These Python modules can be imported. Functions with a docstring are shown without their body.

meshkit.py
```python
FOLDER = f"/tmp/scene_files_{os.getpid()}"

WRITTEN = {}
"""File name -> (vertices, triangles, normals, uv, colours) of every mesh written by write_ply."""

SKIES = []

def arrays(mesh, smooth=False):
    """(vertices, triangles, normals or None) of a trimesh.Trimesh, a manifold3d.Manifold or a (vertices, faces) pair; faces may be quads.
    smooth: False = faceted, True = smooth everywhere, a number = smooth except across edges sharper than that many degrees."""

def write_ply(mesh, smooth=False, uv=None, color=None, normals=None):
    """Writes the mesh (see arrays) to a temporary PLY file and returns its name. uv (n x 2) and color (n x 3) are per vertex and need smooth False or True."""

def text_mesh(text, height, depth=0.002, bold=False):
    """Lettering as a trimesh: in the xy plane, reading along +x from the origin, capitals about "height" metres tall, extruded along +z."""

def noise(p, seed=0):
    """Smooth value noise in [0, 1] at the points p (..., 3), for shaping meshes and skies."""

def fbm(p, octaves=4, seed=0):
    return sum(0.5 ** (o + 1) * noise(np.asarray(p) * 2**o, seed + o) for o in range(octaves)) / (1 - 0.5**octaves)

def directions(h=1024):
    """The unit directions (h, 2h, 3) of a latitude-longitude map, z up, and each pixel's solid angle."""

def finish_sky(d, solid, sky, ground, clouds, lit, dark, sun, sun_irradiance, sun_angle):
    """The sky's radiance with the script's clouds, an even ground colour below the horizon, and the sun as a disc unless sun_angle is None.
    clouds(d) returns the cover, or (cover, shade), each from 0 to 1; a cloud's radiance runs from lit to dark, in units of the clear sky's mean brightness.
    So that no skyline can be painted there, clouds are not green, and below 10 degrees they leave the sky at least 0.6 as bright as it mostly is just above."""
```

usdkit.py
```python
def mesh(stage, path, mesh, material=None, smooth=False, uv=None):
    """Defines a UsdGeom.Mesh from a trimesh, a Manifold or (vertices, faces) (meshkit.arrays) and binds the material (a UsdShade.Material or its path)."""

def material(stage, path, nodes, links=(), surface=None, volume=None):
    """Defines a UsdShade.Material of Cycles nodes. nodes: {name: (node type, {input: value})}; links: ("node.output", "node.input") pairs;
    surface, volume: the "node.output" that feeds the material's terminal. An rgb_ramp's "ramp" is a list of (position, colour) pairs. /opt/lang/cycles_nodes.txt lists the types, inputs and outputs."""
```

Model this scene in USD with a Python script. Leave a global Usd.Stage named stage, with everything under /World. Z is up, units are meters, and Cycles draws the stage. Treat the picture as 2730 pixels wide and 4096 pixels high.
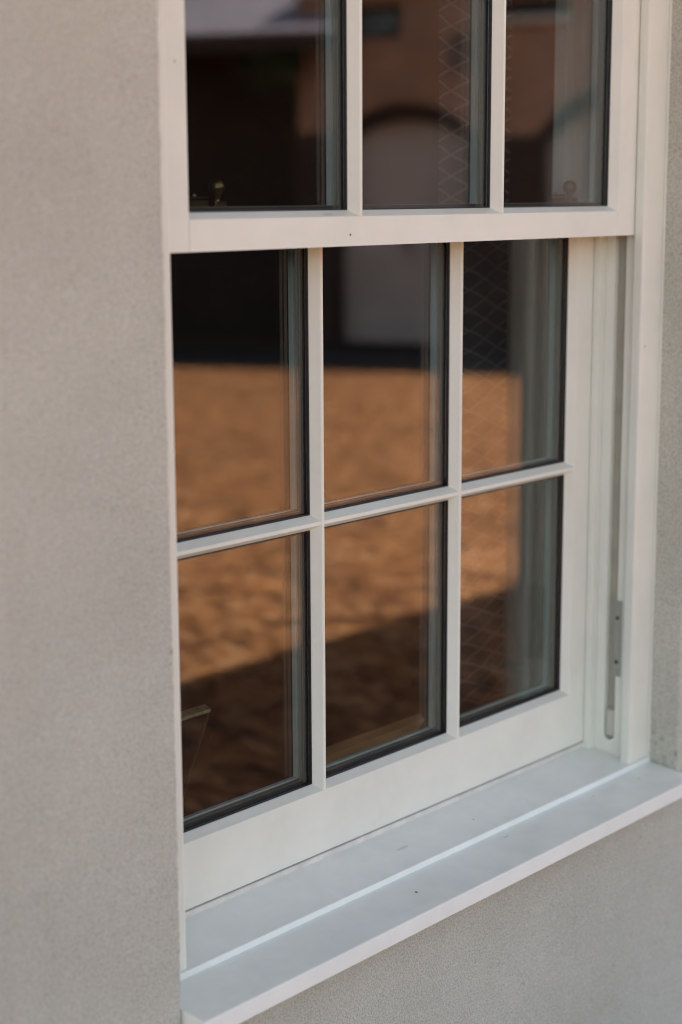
import math, random
import numpy as np, trimesh, usdkit, meshkit
from shapely.geometry import Polygon, Point, box as sbox
from shapely.ops import unary_union
from pxr import Usd, UsdGeom, UsdLux, UsdShade, Sdf, Gf

stage = Usd.Stage.CreateInMemory()
UsdGeom.SetStageUpAxis(stage, 'Z')
UsdGeom.SetStageMetersPerUnit(stage, 1.0)
world = UsdGeom.Xform.Define(stage, '/World')
stage.SetDefaultPrim(world.GetPrim())
UsdGeom.Scope.Define(stage, '/World/Looks')
rng = np.random.default_rng(7)
random.seed(7)

# ------------------------------------------------------------------ camera
EYE = np.array([-1.2344, -1.3552, 0.9])
YAW, PITCH, ROLL = math.radians(48.1693), math.radians(-10.6667), math.radians(-0.2659)
cam = UsdGeom.Camera.Define(stage, '/World/camera')
fwd = np.array([math.sin(YAW) * math.cos(PITCH), math.cos(YAW) * math.cos(PITCH), math.sin(PITCH)])
rt = np.array([math.cos(YAW), -math.sin(YAW), 0.0])
up = np.cross(rt, fwd)
rt, up = math.cos(ROLL) * rt + math.sin(ROLL) * up, -math.sin(ROLL) * rt + math.cos(ROLL) * up
cam.AddTransformOp().Set(Gf.Matrix4d(*rt, 0, *up, 0, *(-fwd), 0, *EYE, 1))
FOCAL = 24.0 * 6768.6 / 2730.0
cam.CreateHorizontalApertureAttr(24.0)
cam.CreateVerticalApertureAttr(24.0 * 1024 / 682)
cam.CreateFocalLengthAttr(FOCAL)
cam.CreateFStopAttr(FOCAL / 25.0)
cam.CreateFocusDistanceAttr(2.27)
cam.CreateClippingRangeAttr(Gf.Vec2f(0.05, 5000))
cam.CreateExposureAttr(2.0)

# ------------------------------------------------------------------ sky and sun
SUN_XY, SUN_EL = np.array([0.85, 0.5268]), math.radians(42.0)
SUN_XY = SUN_XY / np.linalg.norm(SUN_XY)
sun_dir = np.array([*(SUN_XY * math.cos(SUN_EL)), math.sin(SUN_EL)])
sky_mat = usdkit.material(stage, '/World/Looks/sky_light', {
    'sky': ('sky_texture', {'sky_type': 'single_scattering', 'sun_disc': False, 'sun_elevation': SUN_EL,
                            'sun_rotation': math.atan2(sun_dir[0], sun_dir[1]), 'air_density': 1.0, 'aerosol_density': 2.2, 'ozone_density': 1.0}),
    't': ('texture_coordinate', {}), 'm': ('mapping', {'scale': (1.0, 1.0, 2.2)}),
    'n': ('noise_texture', {'scale': 2.6, 'detail': 6.0, 'roughness': 0.55, 'distortion': 0.4}),
    'c': ('map_range', {'from_min': 0.40, 'from_max': 0.62, 'to_min': 0.15, 'to_max': 0.95, 'clamp': True}),
    'cl': ('hsv', {'saturation': 0.42, 'value': 1.55, 'fac': 1.0}),
    'x': ('mix_color', {'use_clamp': False}),
    'bg': ('background_shader', {'strength': 0.052})},
    [('t.generated', 'm.vector'), ('m.vector', 'n.vector'), ('n.fac', 'c.value'), ('sky.color', 'cl.color'), ('sky.color', 'x.a'), ('cl.color', 'x.b'), ('c.result', 'x.fac'),
     ('x.result', 'bg.color')], surface='bg.background')
dome = UsdLux.DomeLight.Define(stage, '/World/sky')
UsdShade.MaterialBindingAPI.Apply(dome.GetPrim()).Bind(sky_mat)
dome.GetPrim().SetCustomDataByKey('kind', 'structure')
sun = UsdLux.DistantLight.Define(stage, '/World/sun')
sun.CreateIntensityAttr(1.25)
sun.CreateAngleAttr(0.53)
sun.CreateColorAttr(Gf.Vec3f(1.0, 0.93, 0.82))
sun.GetPrim().CreateAttribute('inputs:normalize', Sdf.ValueTypeNames.Bool).Set(True)
zax = sun_dir
xax = np.cross([0, 0, 1.0], zax); xax /= np.linalg.norm(xax)
yax = np.cross(zax, xax)
sun.AddTransformOp().Set(Gf.Matrix4d(*xax, 0, *yax, 0, *zax, 0, 0, 0, 30, 1))

# ------------------------------------------------------------------ materials
def mat(name, nodes, links, surface='p.BSDF'):
    return usdkit.material(stage, '/World/Looks/' + name, nodes, links, surface=surface)


def plain(name, color, rough=0.5, metallic=0.0, scale=0, amount=0.12, bump=0.0, bump_scale=400, **more):
    """Principled paint or metal with a little tonal variation and fine relief."""
    nodes = {'p': ('principled_bsdf', {'base_color': color, 'roughness': rough, 'metallic': metallic, **more})}
    links = []
    if scale:
        nodes |= {'g': ('geometry', {}), 'n': ('noise_texture', {'scale': scale, 'detail': 4.0, 'roughness': 0.6}),
                  'r': ('rgb_ramp', {'ramp': [(0.3, tuple(c * (1 - amount) for c in color)), (0.7, tuple(min(1, c * (1 + amount * .6)) for c in color))]})}
        links += [('g.position', 'n.vector'), ('n.fac', 'r.fac'), ('r.color', 'p.base_color')]
    if bump:
        if 'g' not in nodes:
            nodes['g'] = ('geometry', {})
        nodes |= {'bn': ('noise_texture', {'scale': bump_scale, 'detail': 3.0}), 'b': ('bump', {'strength': bump, 'distance': 0.001})}
        links += [('g.position', 'bn.vector'), ('bn.fac', 'b.height'), ('b.normal', 'p.normal')]
    return mat(name, nodes, links)


def paint(name, color, rough, speck=0.93, grain=0.25, scuff=0.93):
    """Eggshell timber paint: faint brush grain, cloudy dust, sparse dark specks."""
    return mat(name, {
        'g': ('geometry', {}),
        'n': ('noise_texture', {'scale': 9.0, 'detail': 5.0, 'roughness': 0.6}),
        'r': ('rgb_ramp', {'ramp': [(0.3, tuple(c * 0.925 for c in color)), (0.65, color)]}),
        'map': ('mapping', {'scale': (14.0, 260.0, 260.0)}),
        'gr': ('noise_texture', {'scale': 1.0, 'detail': 3.0}),
        'b': ('bump', {'strength': grain, 'distance': 0.0006}),
        'v': ('voronoi_texture', {'scale': 34.0, 'randomness': 1.0}),
        'vs': ('separate_color', {}),
        'lim': ('map_range', {'from_min': speck, 'from_max': 1.0, 'to_min': 0.0, 'to_max': 0.085, 'clamp': True}),
        'lt': ('math', {'math_type': 'less_than'}),
        'sm': ('mapping', {'scale': (16.0, 70.0, 50.0), 'rotation': (0.0, 0.0, 0.35)}), 'sv': ('voronoi_texture', {'scale': 1.0}), 'ss': ('separate_color', {}),
        'sl': ('map_range', {'from_min': scuff, 'from_max': 1.0, 'to_min': 0.0, 'to_max': 0.22, 'clamp': True}), 'st': ('math', {'math_type': 'less_than'}),
        'sk': ('math', {'math_type': 'multiply', 'value2': 0.22}), 'sx': ('math', {'math_type': 'maximum'}),
        'mx': ('mix_color', {'b': (0.10, 0.085, 0.07)}),
        'rn': ('map_range', {'from_min': 0.3, 'from_max': 0.7, 'to_min': rough - 0.05, 'to_max': rough + 0.10}),
        'p': ('principled_bsdf', {'roughness': rough})},
        [('g.position', 'n.vector'), ('n.fac', 'r.fac'), ('g.position', 'map.vector'), ('map.vector', 'gr.vector'), ('gr.fac', 'b.height'),
         ('b.normal', 'p.normal'), ('g.position', 'v.vector'), ('v.color', 'vs.color'), ('vs.r', 'lim.value'), ('v.distance', 'lt.value1'),
         ('lim.result', 'lt.value2'), ('g.position', 'sm.vector'), ('sm.vector', 'sv.vector'), ('sv.color', 'ss.color'), ('ss.g', 'sl.value'), ('sv.distance', 'st.value1'), ('sl.result', 'st.value2'), ('st.value', 'sk.value1'), ('sk.value', 'sx.value1'), ('lt.value', 'sx.value2'), ('sx.value', 'mx.fac'), ('r.color', 'mx.a'), ('mx.result', 'p.base_color'), ('n.fac', 'rn.value'), ('rn.result', 'p.roughness')])


M = {}
M['paint'] = paint('white_paint', (0.755, 0.790, 0.700), 0.36, speck=0.90, scuff=0.985)
M['sill_paint'] = paint('sill_paint', (0.85, 0.89, 0.825), 0.20, speck=0.45)
M['strip'] = plain('cream_seal', (0.70, 0.69, 0.62), 0.55, scale=30, amount=0.15)
M['channel'] = plain('balance_channel', (0.36, 0.355, 0.29), 0.55, scale=25)
M['foot'] = plain('balance_end', (0.50, 0.50, 0.44), 0.5)
M['rubber'] = plain('black_rubber', (0.012, 0.012, 0.013), 0.38)
M['seal'] = plain('black_sealant', (0.008, 0.008, 0.008), 0.6)
M['spacer'] = plain('spacer_metal', (0.085, 0.102, 0.086), 0.5, metallic=0.1)
M['zinc'] = plain('zinc_plate', (0.36, 0.38, 0.34), 0.45, metallic=0.5, scale=60)
M['screw'] = plain('dark_screw', (0.05, 0.055, 0.05), 0.5, metallic=0.6)
M['brass'] = plain('aged_brass', (0.22, 0.14, 0.055), 0.25, metallic=1.0, scale=90, amount=0.3)
M['gilt'] = plain('gilt_moulding', (0.50, 0.40, 0.22), 0.42, metallic=0.55, scale=120, amount=0.35)
M['gilt_shade'] = plain('shaded_gilt_edge', (0.045, 0.035, 0.022), 0.6, metallic=0.2, scale=120, amount=0.35)  # shaded copy of the gilt: unlit frame edges darkened in the colour
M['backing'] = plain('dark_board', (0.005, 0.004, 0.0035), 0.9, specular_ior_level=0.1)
M['oak'] = mat('oak', {'g': ('geometry', {}), 'm': ('mapping', {'scale': (6.0, 90.0, 90.0)}), 'n': ('noise_texture', {'scale': 1.0, 'detail': 5.0, 'distortion': 0.6}),
    'r': ('rgb_ramp', {'ramp': [(0.3, (0.55, 0.29, 0.115)), (0.7, (0.78, 0.47, 0.21))]}), 'p': ('principled_bsdf', {'roughness': 0.45})},
    [('g.position', 'm.vector'), ('m.vector', 'n.vector'), ('n.fac', 'r.fac'), ('r.color', 'p.base_color')])
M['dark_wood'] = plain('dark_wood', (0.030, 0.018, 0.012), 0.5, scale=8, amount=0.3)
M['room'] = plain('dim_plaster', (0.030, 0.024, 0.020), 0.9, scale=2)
M['timber'] = plain('dark_cladding', (0.042, 0.024, 0.015), 0.8, scale=3, amount=0.4)
M['slate'] = mat('slate', {'t': ('texture_coordinate', {}), 'n': ('noise_texture', {'scale': 3.0, 'detail': 4.0}), 'r': ('rgb_ramp', {'ramp': [(0.3, (0.29, 0.255, 0.29)), (0.7, (0.37, 0.325, 0.37))]}),
    'p': ('principled_bsdf', {'roughness': 0.45})}, [('t.object', 'n.vector'), ('n.fac', 'r.fac'), ('r.color', 'p.base_color')])
M['roof_tile'] = plain('roof_tile', (0.14, 0.10, 0.09), 0.8, scale=3)
M['brick'] = mat('brick', {'t': ('texture_coordinate', {}), 'm': ('mapping', {'rotation': (math.pi / 2, 0, 0)}),
    'bk': ('brick_texture', {'color1': (0.42, 0.20, 0.115), 'color2': (0.32, 0.165, 0.10), 'mortar': (0.40, 0.31, 0.23), 'scale': 1.0, 'brick_width': 0.225, 'row_height': 0.075, 'mortar_size': 0.010}),
    'n': ('noise_texture', {'scale': 2.5, 'detail': 4.0}), 'r': ('rgb_ramp', {'ramp': [(0.3, (0.72, 0.70, 0.68)), (0.7, (1.0, 1.0, 1.0))]}), 'x': ('mix_color', {'blend_type': 'multiply', 'fac': 1.0}),
    'p': ('principled_bsdf', {'roughness': 0.9})},
    [('t.object', 'm.vector'), ('m.vector', 'bk.vector'), ('t.object', 'n.vector'), ('n.fac', 'r.fac'), ('bk.color', 'x.a'), ('r.color', 'x.b'), ('x.result', 'p.base_color')])
M['door_paint'] = plain('taupe_door_paint', (0.50, 0.435, 0.385), 0.55, scale=2, amount=0.15)
M['stone'] = plain('pale_stone', (0.42, 0.40, 0.36), 0.85, scale=5)
M['metal_dark'] = plain('dark_iron', (0.03, 0.03, 0.03), 0.5)
M['ground_shade'] = plain('ground_shade', (0.035, 0.033, 0.033), 0.9, scale=12, amount=0.3)  # near-black colour for the painted shade in front of the outbuildings
M['leaf'] = mat('leaf', {'o': ('geometry', {}), 'n': ('noise_texture', {'scale': 14.0}), 'r': ('rgb_ramp', {'ramp': [(0.3, (0.03, 0.055, 0.02)), (0.7, (0.07, 0.10, 0.035))]}),
    'p': ('principled_bsdf', {'roughness': 0.5})}, [('o.position', 'n.vector'), ('n.fac', 'r.fac'), ('r.color', 'p.base_color')])
# masonry render: warm grey, stippled, with dirt by the sill ends
M['render'] = mat('wall_render', {
    'g': ('geometry', {}),
    'n1': ('noise_texture', {'scale': 3.0, 'detail': 5.0, 'roughness': 0.6}),
    'n2': ('noise_texture', {'scale': 380.0, 'detail': 2.0, 'roughness': 0.7}),
    'r1': ('rgb_ramp', {'ramp': [(0.3, (0.560, 0.575, 0.495)), (0.7, (0.670, 0.685, 0.595))]}),
    'r2': ('rgb_ramp', {'ramp': [(0.32, (0.64, 0.63, 0.61)), (0.58, (1.05, 1.05, 1.05))]}),
    'mul': ('mix_color', {'blend_type': 'multiply', 'fac': 1.0, 'use_clamp': False}),
    'ms': ('mapping', {'scale': (22.0, 22.0, 1.6)}), 'ns': ('noise_texture', {'scale': 1.0, 'detail': 4.0}), 'rs': ('rgb_ramp', {'ramp': [(0.36, (0.982, 0.98, 0.976)), (0.52, (1.0, 1.0, 1.0))]}), 'mul2': ('mix_color', {'blend_type': 'multiply', 'fac': 1.0, 'use_clamp': False}),
    # dirt gathers at the foot of the reveal and in short spots
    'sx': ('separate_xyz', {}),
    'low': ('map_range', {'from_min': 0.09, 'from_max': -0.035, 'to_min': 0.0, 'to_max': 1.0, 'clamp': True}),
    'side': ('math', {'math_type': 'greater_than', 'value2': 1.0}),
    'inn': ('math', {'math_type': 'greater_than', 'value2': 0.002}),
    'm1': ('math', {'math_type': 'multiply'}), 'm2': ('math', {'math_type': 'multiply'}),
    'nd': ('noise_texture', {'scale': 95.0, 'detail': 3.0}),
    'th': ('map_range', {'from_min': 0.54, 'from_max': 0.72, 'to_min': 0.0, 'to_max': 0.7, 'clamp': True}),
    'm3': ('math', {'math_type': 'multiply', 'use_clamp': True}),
    'v': ('voronoi_texture', {'scale': 9.0}), 'vs': ('separate_color', {}),
    'lim': ('map_range', {'from_min': 0.75, 'from_max': 1.0, 'to_min': 0.0, 'to_max': 0.03, 'clamp': True}), 'lt': ('math', {'math_type': 'less_than'}),
    'lk': ('math', {'math_type': 'multiply', 'value2': 0.45}),
    'mx': ('math', {'math_type': 'maximum'}),
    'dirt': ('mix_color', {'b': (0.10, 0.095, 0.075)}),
    'bn': ('noise_texture', {'scale': 520.0, 'detail': 4.0, 'roughness': 0.65}),
    'b': ('bump', {'strength': 0.9, 'distance': 0.0030}),
    'p': ('principled_bsdf', {'roughness': 0.92, 'specular_ior_level': 0.25})},
    [('g.position', 'n1.vector'), ('g.position', 'n2.vector'), ('n1.fac', 'r1.fac'), ('n2.fac', 'r2.fac'), ('r1.color', 'mul.a'), ('r2.color', 'mul.b'),
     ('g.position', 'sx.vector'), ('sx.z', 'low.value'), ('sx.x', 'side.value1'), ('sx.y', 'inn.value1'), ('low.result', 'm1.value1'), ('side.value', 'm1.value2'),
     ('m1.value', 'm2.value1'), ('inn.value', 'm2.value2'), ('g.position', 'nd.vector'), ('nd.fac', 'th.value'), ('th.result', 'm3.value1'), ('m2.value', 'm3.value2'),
     ('g.position', 'v.vector'), ('v.color', 'vs.color'), ('vs.r', 'lim.value'), ('v.distance', 'lt.value1'), ('lim.result', 'lt.value2'), ('lt.value', 'lk.value1'),
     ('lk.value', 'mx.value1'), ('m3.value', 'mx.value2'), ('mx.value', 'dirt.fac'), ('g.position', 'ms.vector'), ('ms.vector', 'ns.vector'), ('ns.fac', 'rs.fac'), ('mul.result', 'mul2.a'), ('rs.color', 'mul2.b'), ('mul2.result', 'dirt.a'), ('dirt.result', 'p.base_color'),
     ('g.position', 'bn.vector'), ('bn.fac', 'b.height'), ('b.normal', 'p.normal')])
# rust-brown gravel yard
M['gravel'] = mat('gravel', {
    'g': ('geometry', {}), 'v': ('voronoi_texture', {'scale': 26.0}), 'vs': ('separate_color', {}),
    'n5': ('noise_texture', {'scale': 20.0, 'detail': 4.0, 'roughness': 0.7}), 'r5': ('rgb_ramp', {'ramp': [(0.36, (0.72, 0.68, 0.65)), (0.64, (1.20, 1.18, 1.15))]}), 'mul5': ('mix_color', {'blend_type': 'multiply', 'fac': 1.0, 'use_clamp': False}),
    'r': ('rgb_ramp', {'ramp': [(0.0, (0.06, 0.024, 0.012)), (0.3, (0.26, 0.108, 0.041)), (0.7, (0.40, 0.172, 0.063)), (1.0, (0.58, 0.32, 0.17))]}),
    'n': ('noise_texture', {'scale': 2.2, 'detail': 6.0, 'roughness': 0.65}), 'rn': ('rgb_ramp', {'ramp': [(0.32, (0.62, 0.60, 0.58)), (0.68, (1.05, 1.05, 1.05))]}),
    'mul': ('mix_color', {'blend_type': 'multiply', 'fac': 1.0, 'use_clamp': False}),
    'b': ('bump', {'invert': True, 'strength': 0.9, 'distance': 0.012}), 'p': ('principled_bsdf', {'roughness': 0.95, 'specular_ior_level': 0.2})},
    [('g.position', 'v.vector'), ('v.color', 'vs.color'), ('vs.r', 'r.fac'), ('g.position', 'n.vector'), ('n.fac', 'rn.fac'), ('r.color', 'mul.a'), ('rn.color', 'mul.b'),
     ('g.position', 'n5.vector'), ('n5.fac', 'r5.fac'), ('mul.result', 'mul5.a'), ('r5.color', 'mul5.b'),
     ('mul5.result', 'p.base_color'), ('v.distance', 'b.height'), ('b.normal', 'p.normal')])
# window glass: thin sheets that let light straight through and mirror by Fresnel, the same from both sides
M['glass'] = mat('window_glass', {
    'g': ('geometry', {}), 'ior': ('math', {'math_type': 'multiply_add', 'value2': 1 / 1.52 - 1.52, 'value3': 1.52}), 'f': ('fresnel', {}),
    't': ('transparent_bsdf', {'color': (0.972, 0.976, 0.966)}), 's': ('glossy_bsdf', {'color': (1, 1, 1), 'roughness': 0.0}), 'x': ('mix_closure', {})},
    [('g.backfacing', 'ior.value1'), ('ior.value', 'f.IOR'), ('f.fac', 'x.fac'), ('t.BSDF', 'x.closure1'), ('s.BSDF', 'x.closure2')], surface='x.closure')
# curtain cloth with a pale printed trellis
M['curtain'] = mat('trellis_cloth', {
    'g': ('geometry', {}), 's': ('separate_xyz', {}),
    'u': ('math', {'math_type': 'multiply', 'value2': 1 / 0.085}), 'v': ('math', {'math_type': 'multiply', 'value2': 1 / 0.0325}),
    'w': ('math', {'math_type': 'multiply', 'value2': 4 * math.pi}), 'wc': ('math', {'math_type': 'cosine'}), 'wk': ('math', {'math_type': 'multiply_add', 'value2': 0.018}),
    'a': ('math', {'math_type': 'add'}), 'd': ('math', {'math_type': 'subtract'}),
    'pa': ('math', {'math_type': 'pingpong', 'value2': 0.5}), 'pd': ('math', {'math_type': 'pingpong', 'value2': 0.5}),
    'mn': ('math', {'math_type': 'minimum'}), 'l': ('map_range', {'from_min': 0.030, 'from_max': 0.075, 'to_min': 1.0, 'to_max': 0.0, 'clamp': True}),
    'mx': ('mix_color', {'a': (0.020, 0.012, 0.011), 'b': (0.125, 0.10, 0.075)}), 'p': ('principled_bsdf', {'roughness': 0.9})},
    [('g.position', 's.vector'), ('s.x', 'u.value1'), ('s.z', 'v.value1'), ('u.value', 'w.value1'), ('w.value', 'wc.value1'), ('wc.value', 'wk.value1'), ('v.value', 'wk.value3'),
     ('u.value', 'a.value1'), ('wk.value', 'a.value2'), ('u.value', 'd.value1'), ('wk.value', 'd.value2'), ('a.value', 'pa.value1'), ('d.value', 'pd.value1'),
     ('pa.value', 'mn.value1'), ('pd.value', 'mn.value2'), ('mn.value', 'l.value'), ('l.result', 'mx.fac'), ('mx.result', 'p.base_color')])

# ------------------------------------------------------------------ helpers
used = {}


def numbered(parent, name):
    k = used.get((parent, name), 0)
    used[(parent, name)] = k + 1
    return f'{parent}/{name}' + (f'_{k:03d}' if k else '')


def tag(prim, label=None, cat=None, group=None, kind=None):
    for k, t in (('label', label), ('category', cat), ('group', group), ('kind', kind)):
        if t:
            prim.SetCustomDataByKey(k, t)
    return prim


BASE = {}


def thing(name, label, cat, base=(0, 0, 0), rotz=0.0, group=None):
    path = numbered('/World', name)
    x = UsdGeom.Xform.Define(stage, path)
    x.AddTranslateOp().Set(Gf.Vec3d(*base))
    if rotz:
        x.AddRotateZOp().Set(math.degrees(rotz))
    BASE[path] = np.array(base, float) if not rotz else np.zeros(3)
    return tag(x.GetPrim(), label, cat, group)


def obj(name, mesh, m, parent=None, smooth=False, label=None, kind=None):
    """One Mesh prim. Vertices are given in the thing's parent space (world for unrotated things)."""
    ppath = '/World' if parent is None else str(parent.GetPath())
    path = numbered(ppath, name)
    base = BASE.get('/'.join(path.split('/')[:3]), np.zeros(3)) if parent is not None else np.zeros(3)
    if isinstance(mesh, tuple):
        mesh = trimesh.Trimesh(np.asarray(mesh[0], float), np.asarray(mesh[1]), process=False)
    mesh = mesh.copy()
    mesh.apply_translation(-base)
    g = usdkit.mesh(stage, path, mesh, M[m], smooth=smooth)
    return tag(g.GetPrim(), label, None, None, kind)


def cat(*ms):
    return trimesh.util.concatenate(list(ms))


def prism(poly, axis, lo, hi):
    """axis x: poly in (y, z); axis z: poly in (x, y); axis y: poly in (x, z)."""
    p = poly if isinstance(poly, Polygon) else Polygon(poly)
    m = trimesh.creation.extrude_polygon(p.buffer(0), hi - lo, engine='earcut')
    v = np.array(m.vertices)
    a, b, c = v[:, 0], v[:, 1], v[:, 2] + lo
    v = {'x': np.stack([c, a, b], 1), 'z': np.stack([a, b, c], 1), 'y': np.stack([a, c, b], 1)}[axis]
    m = trimesh.Trimesh(v, m.faces, process=False)
    if m.volume < 0:
        m.invert()
    return m


def bx(x0, x1, y0, y1, z0, z1, c=0.0):
    if c <= 0:
        m = trimesh.creation.box([x1 - x0, y1 - y0, z1 - z0])
        m.apply_translation([(x0 + x1) / 2, (y0 + y1) / 2, (z0 + z1) / 2])
        return m
    pts = []
    for x, sx in ((x0, 1), (x1, -1)):
        for y, sy in ((y0, 1), (y1, -1)):
            for z, sz in ((z0, 1), (z1, -1)):
                pts += [(x + sx * c, y + sy * c, z), (x + sx * c, y, z + sz * c), (x, y + sy * c, z + sz * c)]
    return trimesh.convex.convex_hull(np.array(pts))


def tube(pts, r, n=10):
    out = []
    for a, b in zip(pts[:-1], pts[1:]):
        out.append(trimesh.creation.cylinder(radius=r, segment=[a, b], sections=n))
    return cat(*out)


# ------------------------------------------------------------------ measures of the window
XC = 0.5522
YU, YL, GD = 0.0730, 0.1429, 0.0140         # fronts of the two sashes, depth of the glass behind them
BV, NOSE = 0.0072, 0.0031                    # width of the glazing bevel, half the nose of a bar
GK = 0.0048                                  # depth of the black gasket between bevel and glass
OPEN = 1.1034                                # width of the wall opening
GROUND = -0.70
HEAD = 1.72

# ------------------------------------------------------------------ ground
n = 24
gx = np.concatenate([-np.geomspace(120, 6, 8), np.linspace(-4, 16, 21), np.geomspace(20, 140, 8)])
gy = np.concatenate([-np.geomspace(140, 14, 8), np.linspace(-12, 4, 17), np.geomspace(8, 120, 8)])
X, Y = np.meshgrid(gx, gy, indexing='ij')
Z = GROUND + 0.03 * (meshkit.fbm(np.stack([X * .4, Y * .4, 0 * X], -1), 3, 5) - 0.5) * (np.hypot(X - 4, Y + 4) < 20)
idx = np.arange(X.size).reshape(X.shape)
quads = np.stack([idx[:-1, :-1], idx[1:, :-1], idx[1:, 1:], idx[:-1, 1:]], -1).reshape(-1, 4)
tri = np.vstack([quads[:, [0, 1, 2]], quads[:, [0, 2, 3]]])
tag(obj('ground', (np.stack([X, Y, Z], -1).reshape(-1, 3), tri), 'gravel', smooth=True), kind='structure')

# dark strip along the outbuildings: shade on the ground laid in as colour
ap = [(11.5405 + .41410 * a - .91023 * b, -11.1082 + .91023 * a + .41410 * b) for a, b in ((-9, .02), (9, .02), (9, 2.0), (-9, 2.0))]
tag(obj('ground_shade_strip', prism(ap, 'z', GROUND - .05, GROUND + .018), 'ground_shade'), kind='structure')

# ------------------------------------------------------------------ house
house = thing('house', 'pale house wall of stippled grey render around the white sash window', 'house', (0.55, 0, GROUND))


def disp(p):
    """Hand-floated render: small hollows and grains, the same for all the sheets so that they meet."""
    near = np.clip(1.6 - np.abs(p[:, 0] - 0.5) / 1.2, 0, 1)[:, None]
    big = np.stack([meshkit.fbm(p * 22 + k * 17.3, 2, 3 + k) for k in range(3)], -1) - 0.5
    fine = np.stack([meshkit.fbm(p * 115 + k * 9.1, 2, 13 + k) for k in range(3)], -1) - 0.5
    return p + near * (big * 0.0016 + fine * 0.0026)


R = 0.0045
hx0, hx1, hz0, hz1 = -R, OPEN + R, -0.0575 - R, HEAD + R
xs = np.unique(np.concatenate([np.linspace(-4, -.8, 9), np.arange(-.72, hx0 - .002, .0055), [hx0], np.linspace(hx0, hx1, 150), [hx1], np.arange(hx1 + .005, 1.5, .006), np.linspace(1.7, 9, 12)]).round(5))
zs = np.unique(np.concatenate([np.linspace(GROUND - .1, -.55, 4), np.arange(-.5, hz0 - .002, .0055), [hz0], np.linspace(hz0, 1.25, 230), np.linspace(1.3, hz1, 20), np.linspace(hz1, 2.18, 8)]).round(5))
i0, i1 = int(np.argmin(abs(xs - hx0))), int(np.argmin(abs(xs - hx1)))
k0, k1 = int(np.argmin(abs(zs - hz0))), int(np.argmin(abs(zs - hz1)))
X, Z = np.meshgrid(xs, zs, indexing='ij')
V = np.stack([X, 0 * X, Z], -1).reshape(-1, 3)
idx = np.arange(X.size).reshape(X.shape)
keep = np.ones((len(xs) - 1, len(zs) - 1), bool)
keep[i0:i1, k0:k1] = False
q = np.stack([idx[:-1, :-1], idx[1:, :-1], idx[1:, 1:], idx[:-1, 1:]], -1)[keep]
F = [np.vstack([q[:, [0, 1, 2]], q[:, [0, 2, 3]]])]
loop = [(i, k0) for i in range(i0, i1)] + [(i1, k) for k in range(k0, k1)] + [(i, k1) for i in range(i1, i0, -1)] + [(i0, k) for k in range(k1, k0, -1)]
L0 = np.array([idx[i, k] for i, k in loop])
P0 = V[L0]
inner = P0.copy()
inner[:, 0] = np.interp(inner[:, 0], [hx0, hx1], [0, OPEN])
inner[:, 2] = np.interp(inner[:, 2], [hz0, hz1], [hz0 + R, HEAD])
rings = [L0]
VV = [V]
count = len(V)
for t, y in ((0.3, 0.0004), (0.7, 0.0018), (1.0, R), *[(1.0, yy) for yy in np.linspace(.010, .075, 13)], (1.0, .15), (1.0, .22)):
    ring = P0 * (1 - t) + inner * t
    ring[:, 1] = y
    VV.append(ring)
    rings.append(np.arange(count, count + len(ring)))
    count += len(ring)
for a, b in zip(rings[:-1], rings[1:]):
    a1, b1 = np.roll(a, -1), np.roll(b, -1)
    F.append(np.vstack([np.stack([a, a1, b1], 1), np.stack([a, b1, b], 1)]))
V = disp(np.vstack(VV))
F = np.vstack(F)
wall_mesh = trimesh.Trimesh(V, F[:, ::1], process=False)
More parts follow.
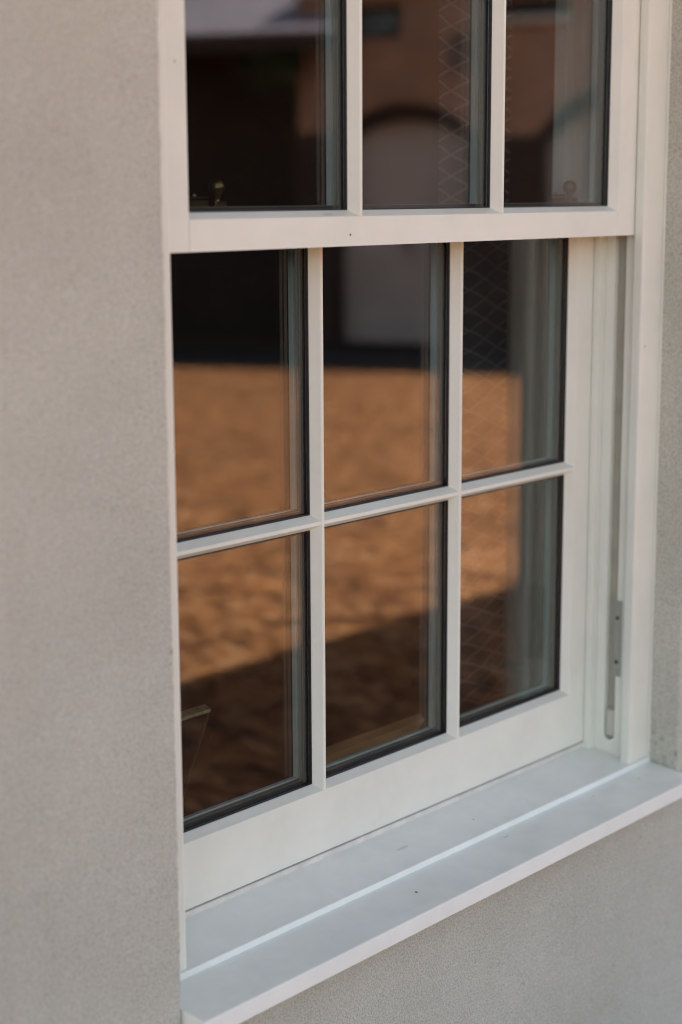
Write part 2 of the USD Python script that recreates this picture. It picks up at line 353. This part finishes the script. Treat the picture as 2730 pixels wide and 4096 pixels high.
if wall_mesh.face_normals[0][1] > 0:
    wall_mesh.invert()
obj('wall', wall_mesh, 'render', house, smooth=True, label='stippled grey rendered wall around the window')
# the rest of the shell
obj('side_wall', bx(-4.0, -3.75, 0.02, 7, GROUND - .1, 2.18), 'render', house)
obj('side_wall', bx(8.75, 9.0, 0.02, 7, GROUND - .1, 2.18), 'render', house)
obj('rear_wall', bx(-4.0, 9.0, 7, 7.25, GROUND - .1, 2.18), 'render', house)
EV = 2.22
EO = .65
roof = prism([(-EO, EV), (3.5, EV + 2.6), (7.5, EV), (7.5, EV - .12), (3.5, EV + 2.42), (-EO, EV - .12)], 'x', -4.3, 9.3)
obj('roof', roof, 'roof_tile', house)
obj('ceiling', bx(-3.9, 8.9, 0.03, 7.1, 2.02, 2.06), 'room', house)
obj('soffit', bx(-4.2, 9.2, -EO + .02, -.004, EV - .15, EV - .121), 'paint', house)
obj('added_shadow_pole', tube([(6.45, -EO + .01, EV - .06), (5.98, -EO - .33, EV - .06)], .035), 'metal_dark', house)  # unseen pole, added to cast a thin shadow line on the gravel
# the dim room behind the glass
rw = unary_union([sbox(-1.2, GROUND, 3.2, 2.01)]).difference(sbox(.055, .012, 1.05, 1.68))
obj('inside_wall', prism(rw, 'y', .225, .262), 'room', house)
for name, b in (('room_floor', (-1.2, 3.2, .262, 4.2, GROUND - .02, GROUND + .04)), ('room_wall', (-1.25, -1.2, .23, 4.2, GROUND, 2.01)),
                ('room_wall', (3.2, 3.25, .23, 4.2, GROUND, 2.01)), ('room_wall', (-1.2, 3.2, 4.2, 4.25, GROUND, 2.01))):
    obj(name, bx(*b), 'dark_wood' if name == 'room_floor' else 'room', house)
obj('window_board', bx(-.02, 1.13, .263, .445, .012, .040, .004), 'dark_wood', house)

# ------------------------------------------------------------------ window frame (fixed)
frame = thing('window_frame', 'white painted box frame with grooved jambs holding both window sashes', 'window frame', (XC, .1, -.02))
LF, LB = 0.0557, 0.0712


def mirror(poly):
    return [(2 * XC - x, y) for x, y in poly]


lin_r = [(1.0440, LB), (1.0440, LF + .004), (1.0448, LF + .0014), (1.0478, LF), (1.0992, LF), (1.1030, LF + .004), (1.1030, LB)]
for poly, z0 in ((lin_r, -.0205), (mirror(lin_r), -.0205)):
    obj('outer_lining', prism(poly, 'z', z0, HEAD), 'paint', frame)
obj('head_lining', bx(.0603, 1.0438, LF + .0006, LB, 1.655, HEAD - .001), 'paint', frame)
slot = lambda z0, z1: unary_union([sbox(.0924, z0 + .0102, .1127, z1), Point(.10255, z0 + .0102).buffer(.01015, 12)])
for sgn in (1, -1):
    mir = (lambda a, b: (a, b)) if sgn > 0 else (lambda a, b: (2 * XC - b, 2 * XC - a))
    a, b = mir(1.0552, 1.0642)
    obj('pulley_stile', prism(sbox(.0718, -.03, .199, 1.69).difference(slot(.0107, 1.70)), 'x', a, b), 'paint', frame)
    a, b = mir(1.0644, 1.084)
    obj('groove_back', bx(a, b, .0718, .199, -.03, 1.69), 'channel', frame)
    a, b = mir(1.0390, 1.0550)
    obj('parting_bead', bx(a, b, .1300, .1419, -.02, 1.69, .0008), 'paint', frame)
    a, b = mir(1.0380, 1.0800)
    obj('staff_bead', bx(a, b, .1995, .2245, .0, 1.69, .002), 'paint', frame)
    a, b = mir(1.0552, 1.0642)
    xt = (a + b) / 2 + .0008 * sgn
    obj('balance_foot', bx(xt - .0035, xt + .0035, .0945, .1105, .0160, .062, .002), 'foot', frame)
    a, b = mir(1.0536, 1.0550)
    pl = obj('balance_plate', bx(a, b, .0830, .0962, .1215, .2485, .0004), 'zinc', frame)
    for zz in (.2200, .1460):
        x0 = 1.0526 if sgn > 0 else 2 * XC - 1.0526
        obj('screw', trimesh.creation.cylinder(radius=.0030, segment=[(x0, .0905, zz), (x0 + .0012 * sgn, .0905, zz)], sections=14), 'screw', pl)
obj('head', bx(.03, 1.075, .0718, .2245, 1.691, HEAD - .001), 'paint', frame)
# line of caulk between lining and render
for x in (1.1024, .0010):
    z = np.linspace(-.02, 1.70, 120)
    wob = .0006 * (meshkit.fbm(np.stack([z * 30, 0 * z + x, 0 * z], -1), 2) - .5)
    obj('caulk', tube([(x + w * 2, LF - .0006 + w, zz) for w, zz in zip(wob, z)], .0024, 8), 'paint', frame, smooth=40)

# ------------------------------------------------------------------ sill
sill = thing('window_sill', 'sloping white timber sill with a stepped ridge below the lower sash', 'window sill', (XC, .05, -.06))
sec = [(.198, -.0590), (.198, -.0035), (.1429, -.0048), (.0530, -.0188), (.0520, -.0190), (.0513, -.0196), (.0510, -.0205), (.0507, -.0262)]
obj('sill_board', prism(sec[:-1] + [(.0509, -.0330), (.0509, -.0590)], 'x', .0016, OPEN - .0016), 'sill_paint', sill)
nose = [(.0506, -.0278), (-.0330, -.0352), (-.0342, -.0356), (-.0349, -.0363), (-.0352, -.0374), (-.0350, -.0580), (-.0345, -.0592), (-.0335, -.0597),
        (-.0230, -.0600), (-.0220, -.0560), (-.0150, -.0560), (-.0140, -.0600), (.0506, -.0600)]
obj('sill_nose', prism(nose, 'x', .0014, OPEN - .0014), 'sill_paint', sill)
obj('weather_strip', bx(.056, 1.048, .1400, .196, -.0075, .0021, .0006), 'strip', sill)

# ------------------------------------------------------------------ sashes


def member(side, edge, out, Y, back):
    """Section of a stile or rail: a front face from 'out' to 'edge', a glazing bevel, a rebate for the double glazing and the inside face. Coordinates (a, y)."""
    s = side
    c = .0007
    yb = Y + GD
    yg = yb + GK
    return [(out, Y), (edge - s * c, Y), (edge, Y + c), (edge + s * BV, yb - .0001), (edge + s * BV, yg - .0001), (edge - s * .004, yg - .0001), (edge - s * .004, yg + .0187),
            (edge + s * .0130, yg + .0187), (edge + s * .0124, yg + .0262), (edge + s * .006, back - .004), (edge + s * .004, back), (out, back)]


def swap(poly):
    return [(y, a) for a, y in poly]


def ring(x0, x1, z0, z1, w, y0, y1, c=0.0):
    """Four butted strips just inside the rectangle."""
    return cat(bx(x0, x1, y0, y1, z0, z0 + w, c), bx(x0, x1, y0, y1, z1 - w, z1, c), bx(x0, x0 + w, y0, y1, z0 + w, z1 - w, c), bx(x1 - w, x1, y0, y1, z0 + w, z1 - w, c))


def sash(t, Y, xo, xi, zo, zi, xbars, zbar, depth=.055):
    back, yb = Y + depth, Y + GD
    yg = yb + GK
    E = .0003
    obj('stile', prism(member(1, xi[0], xo[0], Y, back), 'z', zo[0], zo[1]), 'paint', t)
    obj('stile', prism(member(-1, xi[1], xo[1], Y, back), 'z', zo[0], zo[1]), 'paint', t)
    e = .0004
    obj('bottom_rail', prism(swap(member(1, zi[0], zo[0], Y + E, back - E)), 'x', xi[0] + e, xi[1] - e), 'paint', t)
    obj('top_rail', prism(swap(member(-1, zi[1], zo[1], Y + E, back - E)), 'x', xi[0] + e, xi[1] - e), 'paint', t)
    bar = lambda m, o=0.0: [(m - NOSE - BV, yg - .0002), (m - NOSE - BV, yb), (m - NOSE - .0002, Y + .0012 + o), (m - NOSE + .0006, Y + o), (m + NOSE - .0006, Y + o), (m + NOSE + .0002, Y + .0012 + o), (m + NOSE + BV, yb), (m + NOSE + BV, yg - .0002)]
    inb = lambda m, o=0.0: [(m - .0162, yg + .0189), (m - .0156, yg + .0262), (m - .005, back - .0005 - o), (m + .005, back - .0005 - o), (m + .0156, yg + .0262), (m + .0162, yg + .0189)]
    for xb in xbars:
        obj('glazing_bar', prism(bar(xb), 'z', zi[0] - .0002, zi[1] + .0002), 'paint', t)
        obj('inside_bar', prism(inb(xb), 'z', zi[0], zi[1]), 'paint', t)
    cols = [xi[0], *xbars, xi[1]]
    for j in range(3):
        a = cols[j] + (NOSE if j else 0)
        b = cols[j + 1] - (NOSE if j < 2 else 0)
        obj('glazing_bar', prism(swap(bar(zbar, .0003)), 'x', a - .0001, b + .0001), 'paint', t)
        obj('inside_bar', prism(swap(inb(zbar, .0003)), 'x', a, b), 'paint', t)
        for lo, hi in ((zi[0], zbar - NOSE), (zbar + NOSE, zi[1])):
            gx0, gx1, gz0, gz1 = a + BV, b - BV, lo + BV, hi - BV
            pane = obj('pane', bx(gx0 - .004, gx1 + .004, yg + .0003, yg + .0043, gz0 - .004, gz1 + .004), 'glass', t)
            obj('gasket', ring(gx0, gx1, gz0, gz1, .0016, yb - .0002, yg + .0001, .0005), 'rubber', pane)
            obj('sealant', ring(gx0 - .003, gx1 + .003, gz0 - .003, gz1 + .003, .0085, yg + .0046, yg + .0052), 'seal', pane)
            obj('spacer_bar', ring(gx0 - .003, gx1 + .003, gz0 - .003, gz1 + .003, .0090, yg + .0054, yg + .0130), 'spacer', pane)
            obj('inner_pane', bx(gx0 - .0015, gx1 + .0015, yg + .0140, yg + .0180, gz0 - .0015, gz1 + .0015), 'glass', pane)


lower = thing('lower_sash', 'lower white sash of six panes with a deep bottom rail', 'window sash', (XC, YL + .027, .003))
upper = thing('upper_sash', 'upper white sash standing in front of the lower one, cut off at the top', 'window sash', (XC, YU + .027, .8346))
sash(lower, YL, (.052, 1.0522), (.1070, .9972), (.0032, .8715), (.0931, .8460), (.4032, .7017), .4673)
sash(upper, YU, (.0525, 1.0520), (.1049, .9969), (.8348, 1.6700), (.8722, 1.6200), (.4020, .7018), 1.2460)


def fastener(dx, dy=0.0):
    y = .176 + dy
    pl = obj('sash_fastener', bx(.190 + dx, .2795 + dx, y - .012, y + .012, .8717, .8838, .001), 'brass', lower)
    obj('pivot_block', bx(.2485 + dx - .0095, .2485 + dx + .0105, y - .008, y + .008, .8838, .8915, .001), 'brass', pl)
    prof = np.array([(0, .8915), (.0048, .8915), (.0045, .8945), (.0058, .8985), (.0086, .9015), (.0103, .9050), (.0105, .9085), (.0098, .9125), (.0078, .9158), (.0045, .9180), (0, .9188)])
    k = trimesh.creation.revolve(prof, sections=28)
    k.apply_translation([.2485 + dx, y, 0])
    obj('knob', k, 'brass', pl, smooth=40)
    obj('lever', bx(.192 + dx, .2300 + dx, y - .006, y + .006, .8945, .8975, .0008), 'brass', pl)
    obj('keeper', bx(.194 + dx, .2280 + dx, y - .007, y + .004, .8838, .8925, .0008), 'brass', pl)
    sc = trimesh.creation.icosphere(2, .0022)
    sc.apply_translation([.2085 + dx, y - .002, .8983])
    obj('screw', sc, 'zinc', pl, smooth=True)


fastener(0.0)
fastener(0.757, -.008)

# ------------------------------------------------------------------ things on the window board inside
pf = thing('picture_frame', 'small gilt-edged picture frame leaning behind the bottom left pane', 'picture frame', (.25, .36, .04))
tilt = math.atan2(.062, .152)
ct, st = math.cos(tilt), math.sin(tilt)


def lean(m):
    v = np.array(m.vertices)
    x, d, h = v[:, 0], v[:, 1], v[:, 2]
    v = np.stack([x, .362 + d * ct - h * st, .0405 + h * ct + d * st], 1)
    return trimesh.Trimesh(v, m.faces, process=False)


H = .164
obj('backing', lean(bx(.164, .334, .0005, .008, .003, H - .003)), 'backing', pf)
for name, b in (('top_edge', (.160, .339, -.002, .012, H - .0055, H)), ('side_edge', (.3345, .339, -.002, .012, .0056, H - .0056)), ('side_edge', (.160, .1645, -.002, .012, .0056, H - .0056)), ('bottom_edge', (.160, .339, -.002, .012, 0, .0055))):
    obj(name, lean(bx(*b, .0006)), 'gilt' if name == 'top_edge' else 'gilt_shade', pf)

wb = thing('wooden_block', 'oak batten with mitred ends lying inside on the window board', 'wooden batten', (.67, .31, .041))
plan_top = [(.560, .300), (.8145, .300), (.837, .3275), (.548, .3275)]
bot = [(.566, .302), (.7975, .302), (.818, .3275), (.556, .3275)]
vv = np.array([(x, y, .0611) for x, y in plan_top] + [(x, y, .0405) for x, y in bot])
obj('batten', trimesh.convex.convex_hull(vv), 'oak', wb)
obj('felt_foot', bx(.56, .575, .305, .322, .0400, .0404), 'backing', wb)
obj('felt_foot', bx(.77, .785, .305, .322, .0400, .0404), 'backing', wb)

# curtain in soft folds at the right hand side
cu = thing('curtain', 'dark brown curtain with pale trellis print behind the right panes', 'curtain', (.95, .31, .05))
u = np.linspace(0, 1, 90)
zz = np.linspace(.048, 1.60, 40)
U, Zc = np.meshgrid(u, zz, indexing='ij')
Xc = .858 + .190 * U + .001 * np.sin(U * 19 + Zc * 1.5)
Yc =   .312 + .0035 * np.sin(U * 2 * math.pi * 1.3 + .5 * np.sin(Zc * 2)) + .002 * np.sin(Zc * 5 + U * 4)
idx = np.arange(U.size).reshape(U.shape)
fr = np.stack([Xc, Yc, Zc], -1).reshape(-1, 3)
bk = fr + [0, .0012, 0]
q = np.stack([idx[:-1, :-1], idx[1:, :-1], idx[1:, 1:], idx[:-1, 1:]], -1).reshape(-1, 4)
tri = np.vstack([q[:, [0, 1, 2]], q[:, [0, 2, 3]]])
edge = np.concatenate([idx[:, 0], idx[-1, 1:], idx[-2::-1, -1], idx[0, -2::-1]])
nn = idx.size
rim = np.vstack([np.stack([edge[:-1], edge[1:], edge[1:] + nn], 1), np.stack([edge[:-1], edge[1:] + nn, edge[:-1] + nn], 1)])
obj('cloth', (np.vstack([fr, bk]), np.vstack([tri, tri[:, ::-1] + nn, rim])), 'curtain', cu, smooth=60)
obj('curtain_rod', tube([(.80, .315, 1.625), (1.12, .315, 1.625)], .009, 12), 'brass', cu, smooth=40)
for k in range(6):
    r = trimesh.creation.torus(.0145, .002, major_sections=16, minor_sections=6)
    r.apply_transform(trimesh.transformations.rotation_matrix(math.pi / 2, [0, 1, 0]))
    r.apply_translation([.868 + k * .031, .315, 1.6160])
    obj('ring', r, 'brass', cu, smooth=40)

# ------------------------------------------------------------------ the yard's other side, seen as a reflection
ANG = math.atan2(.91023, .41410)
GB = (11.5405, -11.1082, GROUND)          # local x runs along the front, local +y points to the yard
garage = thing('garage', 'brick outbuilding with two arched doorways reflected in the window panes', 'outbuilding', GB, ANG)
G0 = -GROUND                                # height added to absolute z to get local z
front = sbox(.52, 0, 7.5, 3.55)


def arch(x0, x1, spring, crown):
    c, w, r = (x0 + x1) / 2, (x1 - x0) / 2, crown - spring
    rad = (w * w + r * r) / (2 * r)
    a = math.asin(w / rad)
    pts = [(c + rad * math.sin(t), crown - rad + rad * math.cos(t)) for t in np.linspace(-a, a, 24)]
    return Polygon([(x0, -.001)] + pts + [(x1, -.001)])


A1 = (.95, 2.37, 1.50 + G0, 1.80 + G0)
A2 = (2.98, 5.0, 1.46 + G0, 1.98 + G0)
w3 = sbox(2.62, 2.60 + G0, 3.30, 2.76 + G0)
w2 = sbox(1.10, 2.43 + G0, 1.62, 2.76 + G0)
fp = front
for a in (A1, A2):
    fp = fp.difference(arch(*a))
fp = fp.difference(w3).difference(w2)
obj('front_wall', prism(fp, 'y', -.34, 0), 'brick', garage)
obj('side_wall', bx(.52, .86, -6, -.345, 0, 3.55), 'brick', garage)
obj('side_wall', bx(7.16, 7.5, -6, -.345, 0, 3.55), 'brick', garage)
obj('rear_wall', bx(.865, 7.155, -6, -5.7, 0, 3.55), 'brick', garage)
obj('roof', prism([(.06, 3.552), (.06, 3.60), (-6.06, 3.64), (-6.06, 3.552)], 'x', .46, 7.56), 'stone', garage)
for a in (A1, A2):
    outer, inn = arch(*a), arch(a[0] + .10, a[1] - .10, a[2] - .08, a[3] - .17)
    fr_ = obj('door_frame', prism(outer.difference(inn), 'y', -.26, -.06), 'timber', garage)
    x0, x1 = a[0] + .10, a[1] - .10
    nb = max(6, int((x1 - x0) / .16))
    edges = np.linspace(x0, x1, nb + 1)
    for k in range(nb):
        b = inn.intersection(sbox(edges[k] + .004, .06, edges[k + 1] - .004, 4))
        obj('door_board', prism(b, 'y', -.24, -.20), 'door_paint', fr_)
    mid = (x0 + x1) / 2
    obj('door_post', bx(*((.54, .949) if a is A1 else (2.372, 2.979)), -.05, .03, 0, (1.50 if a is A1 else 1.455) + G0), 'timber', garage)
    obj('door_ledge', bx(x0, x1, -.30, -.245, .5, .62), 'door_paint', fr_)
    obj('door_handle', bx(mid + .06, mid + .09, -.20, -.16, 1.0, 1.2, .005), 'metal_dark', fr_)
for w, sill_on in ((w3, True), (w2, False)):
    x0, z0, x1, z1 = w.bounds
    wf = obj('window', cat(bx(x0, x0 + .06, -.2, -.1, z0, z1), bx(x1 - .06, x1, -.2, -.1, z0, z1), bx(x0 + .06, x1 - .06, -.2, -.1, z1 - .06, z1), bx(x0 + .06, x1 - .06, -.2, -.1, z0, z0 + .06)), 'timber', garage)
    obj('pane', bx(x0 + .055, x1 - .055, -.16, -.155, z0 + .055, z1 - .055), 'glass', wf)
    if sill_on:
        obj('sill', bx(x0 - .08, x1 + .08, -.3, .06, z0 - .07, z0 - .002), 'stone', wf)
lan = thing('wall_lantern', 'black iron lantern on the reflected brick wall above the doorway pier', 'lantern', GB, ANG)
z = 2.45 + G0
obj('bracket', tube([(2.24, .002, z), (2.24, .16, z), (2.24, .16, z - .08)], .012, 8), 'metal_dark', lan)
obj('cage', cat(bx(2.17, 2.31, .09, .23, z - .33, z - .31), *[bx(2.17 + a, 2.185 + a, .09 + b, .105 + b, z - .31, z - .13) for a in (0, .125) for b in (0, .125)]), 'metal_dark', lan)
cap = trimesh.creation.cone(radius=.12, height=.09, sections=4)
cap.apply_transform(trimesh.transformations.rotation_matrix(math.pi / 4, [0, 0, 1]))
cap.apply_translation([2.24, .16, z - .13])
obj('cap', cap, 'metal_dark', lan)

# dark cart shed with a slate roof to its left
shed = thing('cart_shed', 'dark timber shed under a slate roof reflected at the upper left', 'shed', GB, ANG)
re = 2.47 + G0
obj('roof', prism([(.40, re), (.40, re + .03), (-3.2, re + 1.75), (-3.2, re + 1.65)], 'x', -8.5, 1.05), 'slate', shed)
obj('fascia', bx(-8.5, 1.05, .30, .385, re - .16, re - .005), 'timber', shed)
edges = np.arange(-8.4, .50, .20)
for a in edges[:-1]:
    obj('cladding_board', bx(a + .004, a + .196, -.75 - .012 * rng.random(), -.72, 0, re + .55), 'timber', shed)
obj('side_wall', bx(-8.5, -8.42, -3.2, .2, 0, re), 'timber', shed)
obj('rear_wall', bx(-8.5, .5, -3.3, -3.22, 0, re + 1.9), 'timber', shed)
for x in (-8.3, -5.4, -2.5):
    obj('post', bx(x, x + .16, .12, .28, 0, re - .165), 'timber', shed)
# climbing shrub at the corner between the two
sh = thing('climbing_shrub', 'dark leafy climber at the brick corner, reflected in the upper left pane', 'shrub', GB, ANG)
stem = [(.50, .08, 0), (.46, .10, .8), (.54, .09, 1.6), (.44, .11, 2.3), (.50, .10, 3.0)]
obj('stem', tube(stem, .018, 8), 'timber', sh)
lv, lf = [], []
for k in range(700):
    c = np.array([.36 + rng.normal(0, .17), .14 + abs(rng.normal(0, .08)), 2.62 + G0 - .15 - abs(rng.normal(0, .22))])
    d1 = rng.normal(size=3); d1 /= np.linalg.norm(d1)
    d2 = np.cross(d1, rng.normal(size=3)); d2 /= np.linalg.norm(d2)
    s = .045 * (0.6 + .7 * rng.random())
    o = len(lv)
    lv += [c - d1 * s, c + d2 * s * .5, c + d1 * s, c - d2 * s * .5]
    lf += [(o, o + 1, o + 2), (o, o + 2, o + 3)]
tag(obj('foliage', (np.array(lv), np.array(lf)), 'leaf', sh), kind='stuff')
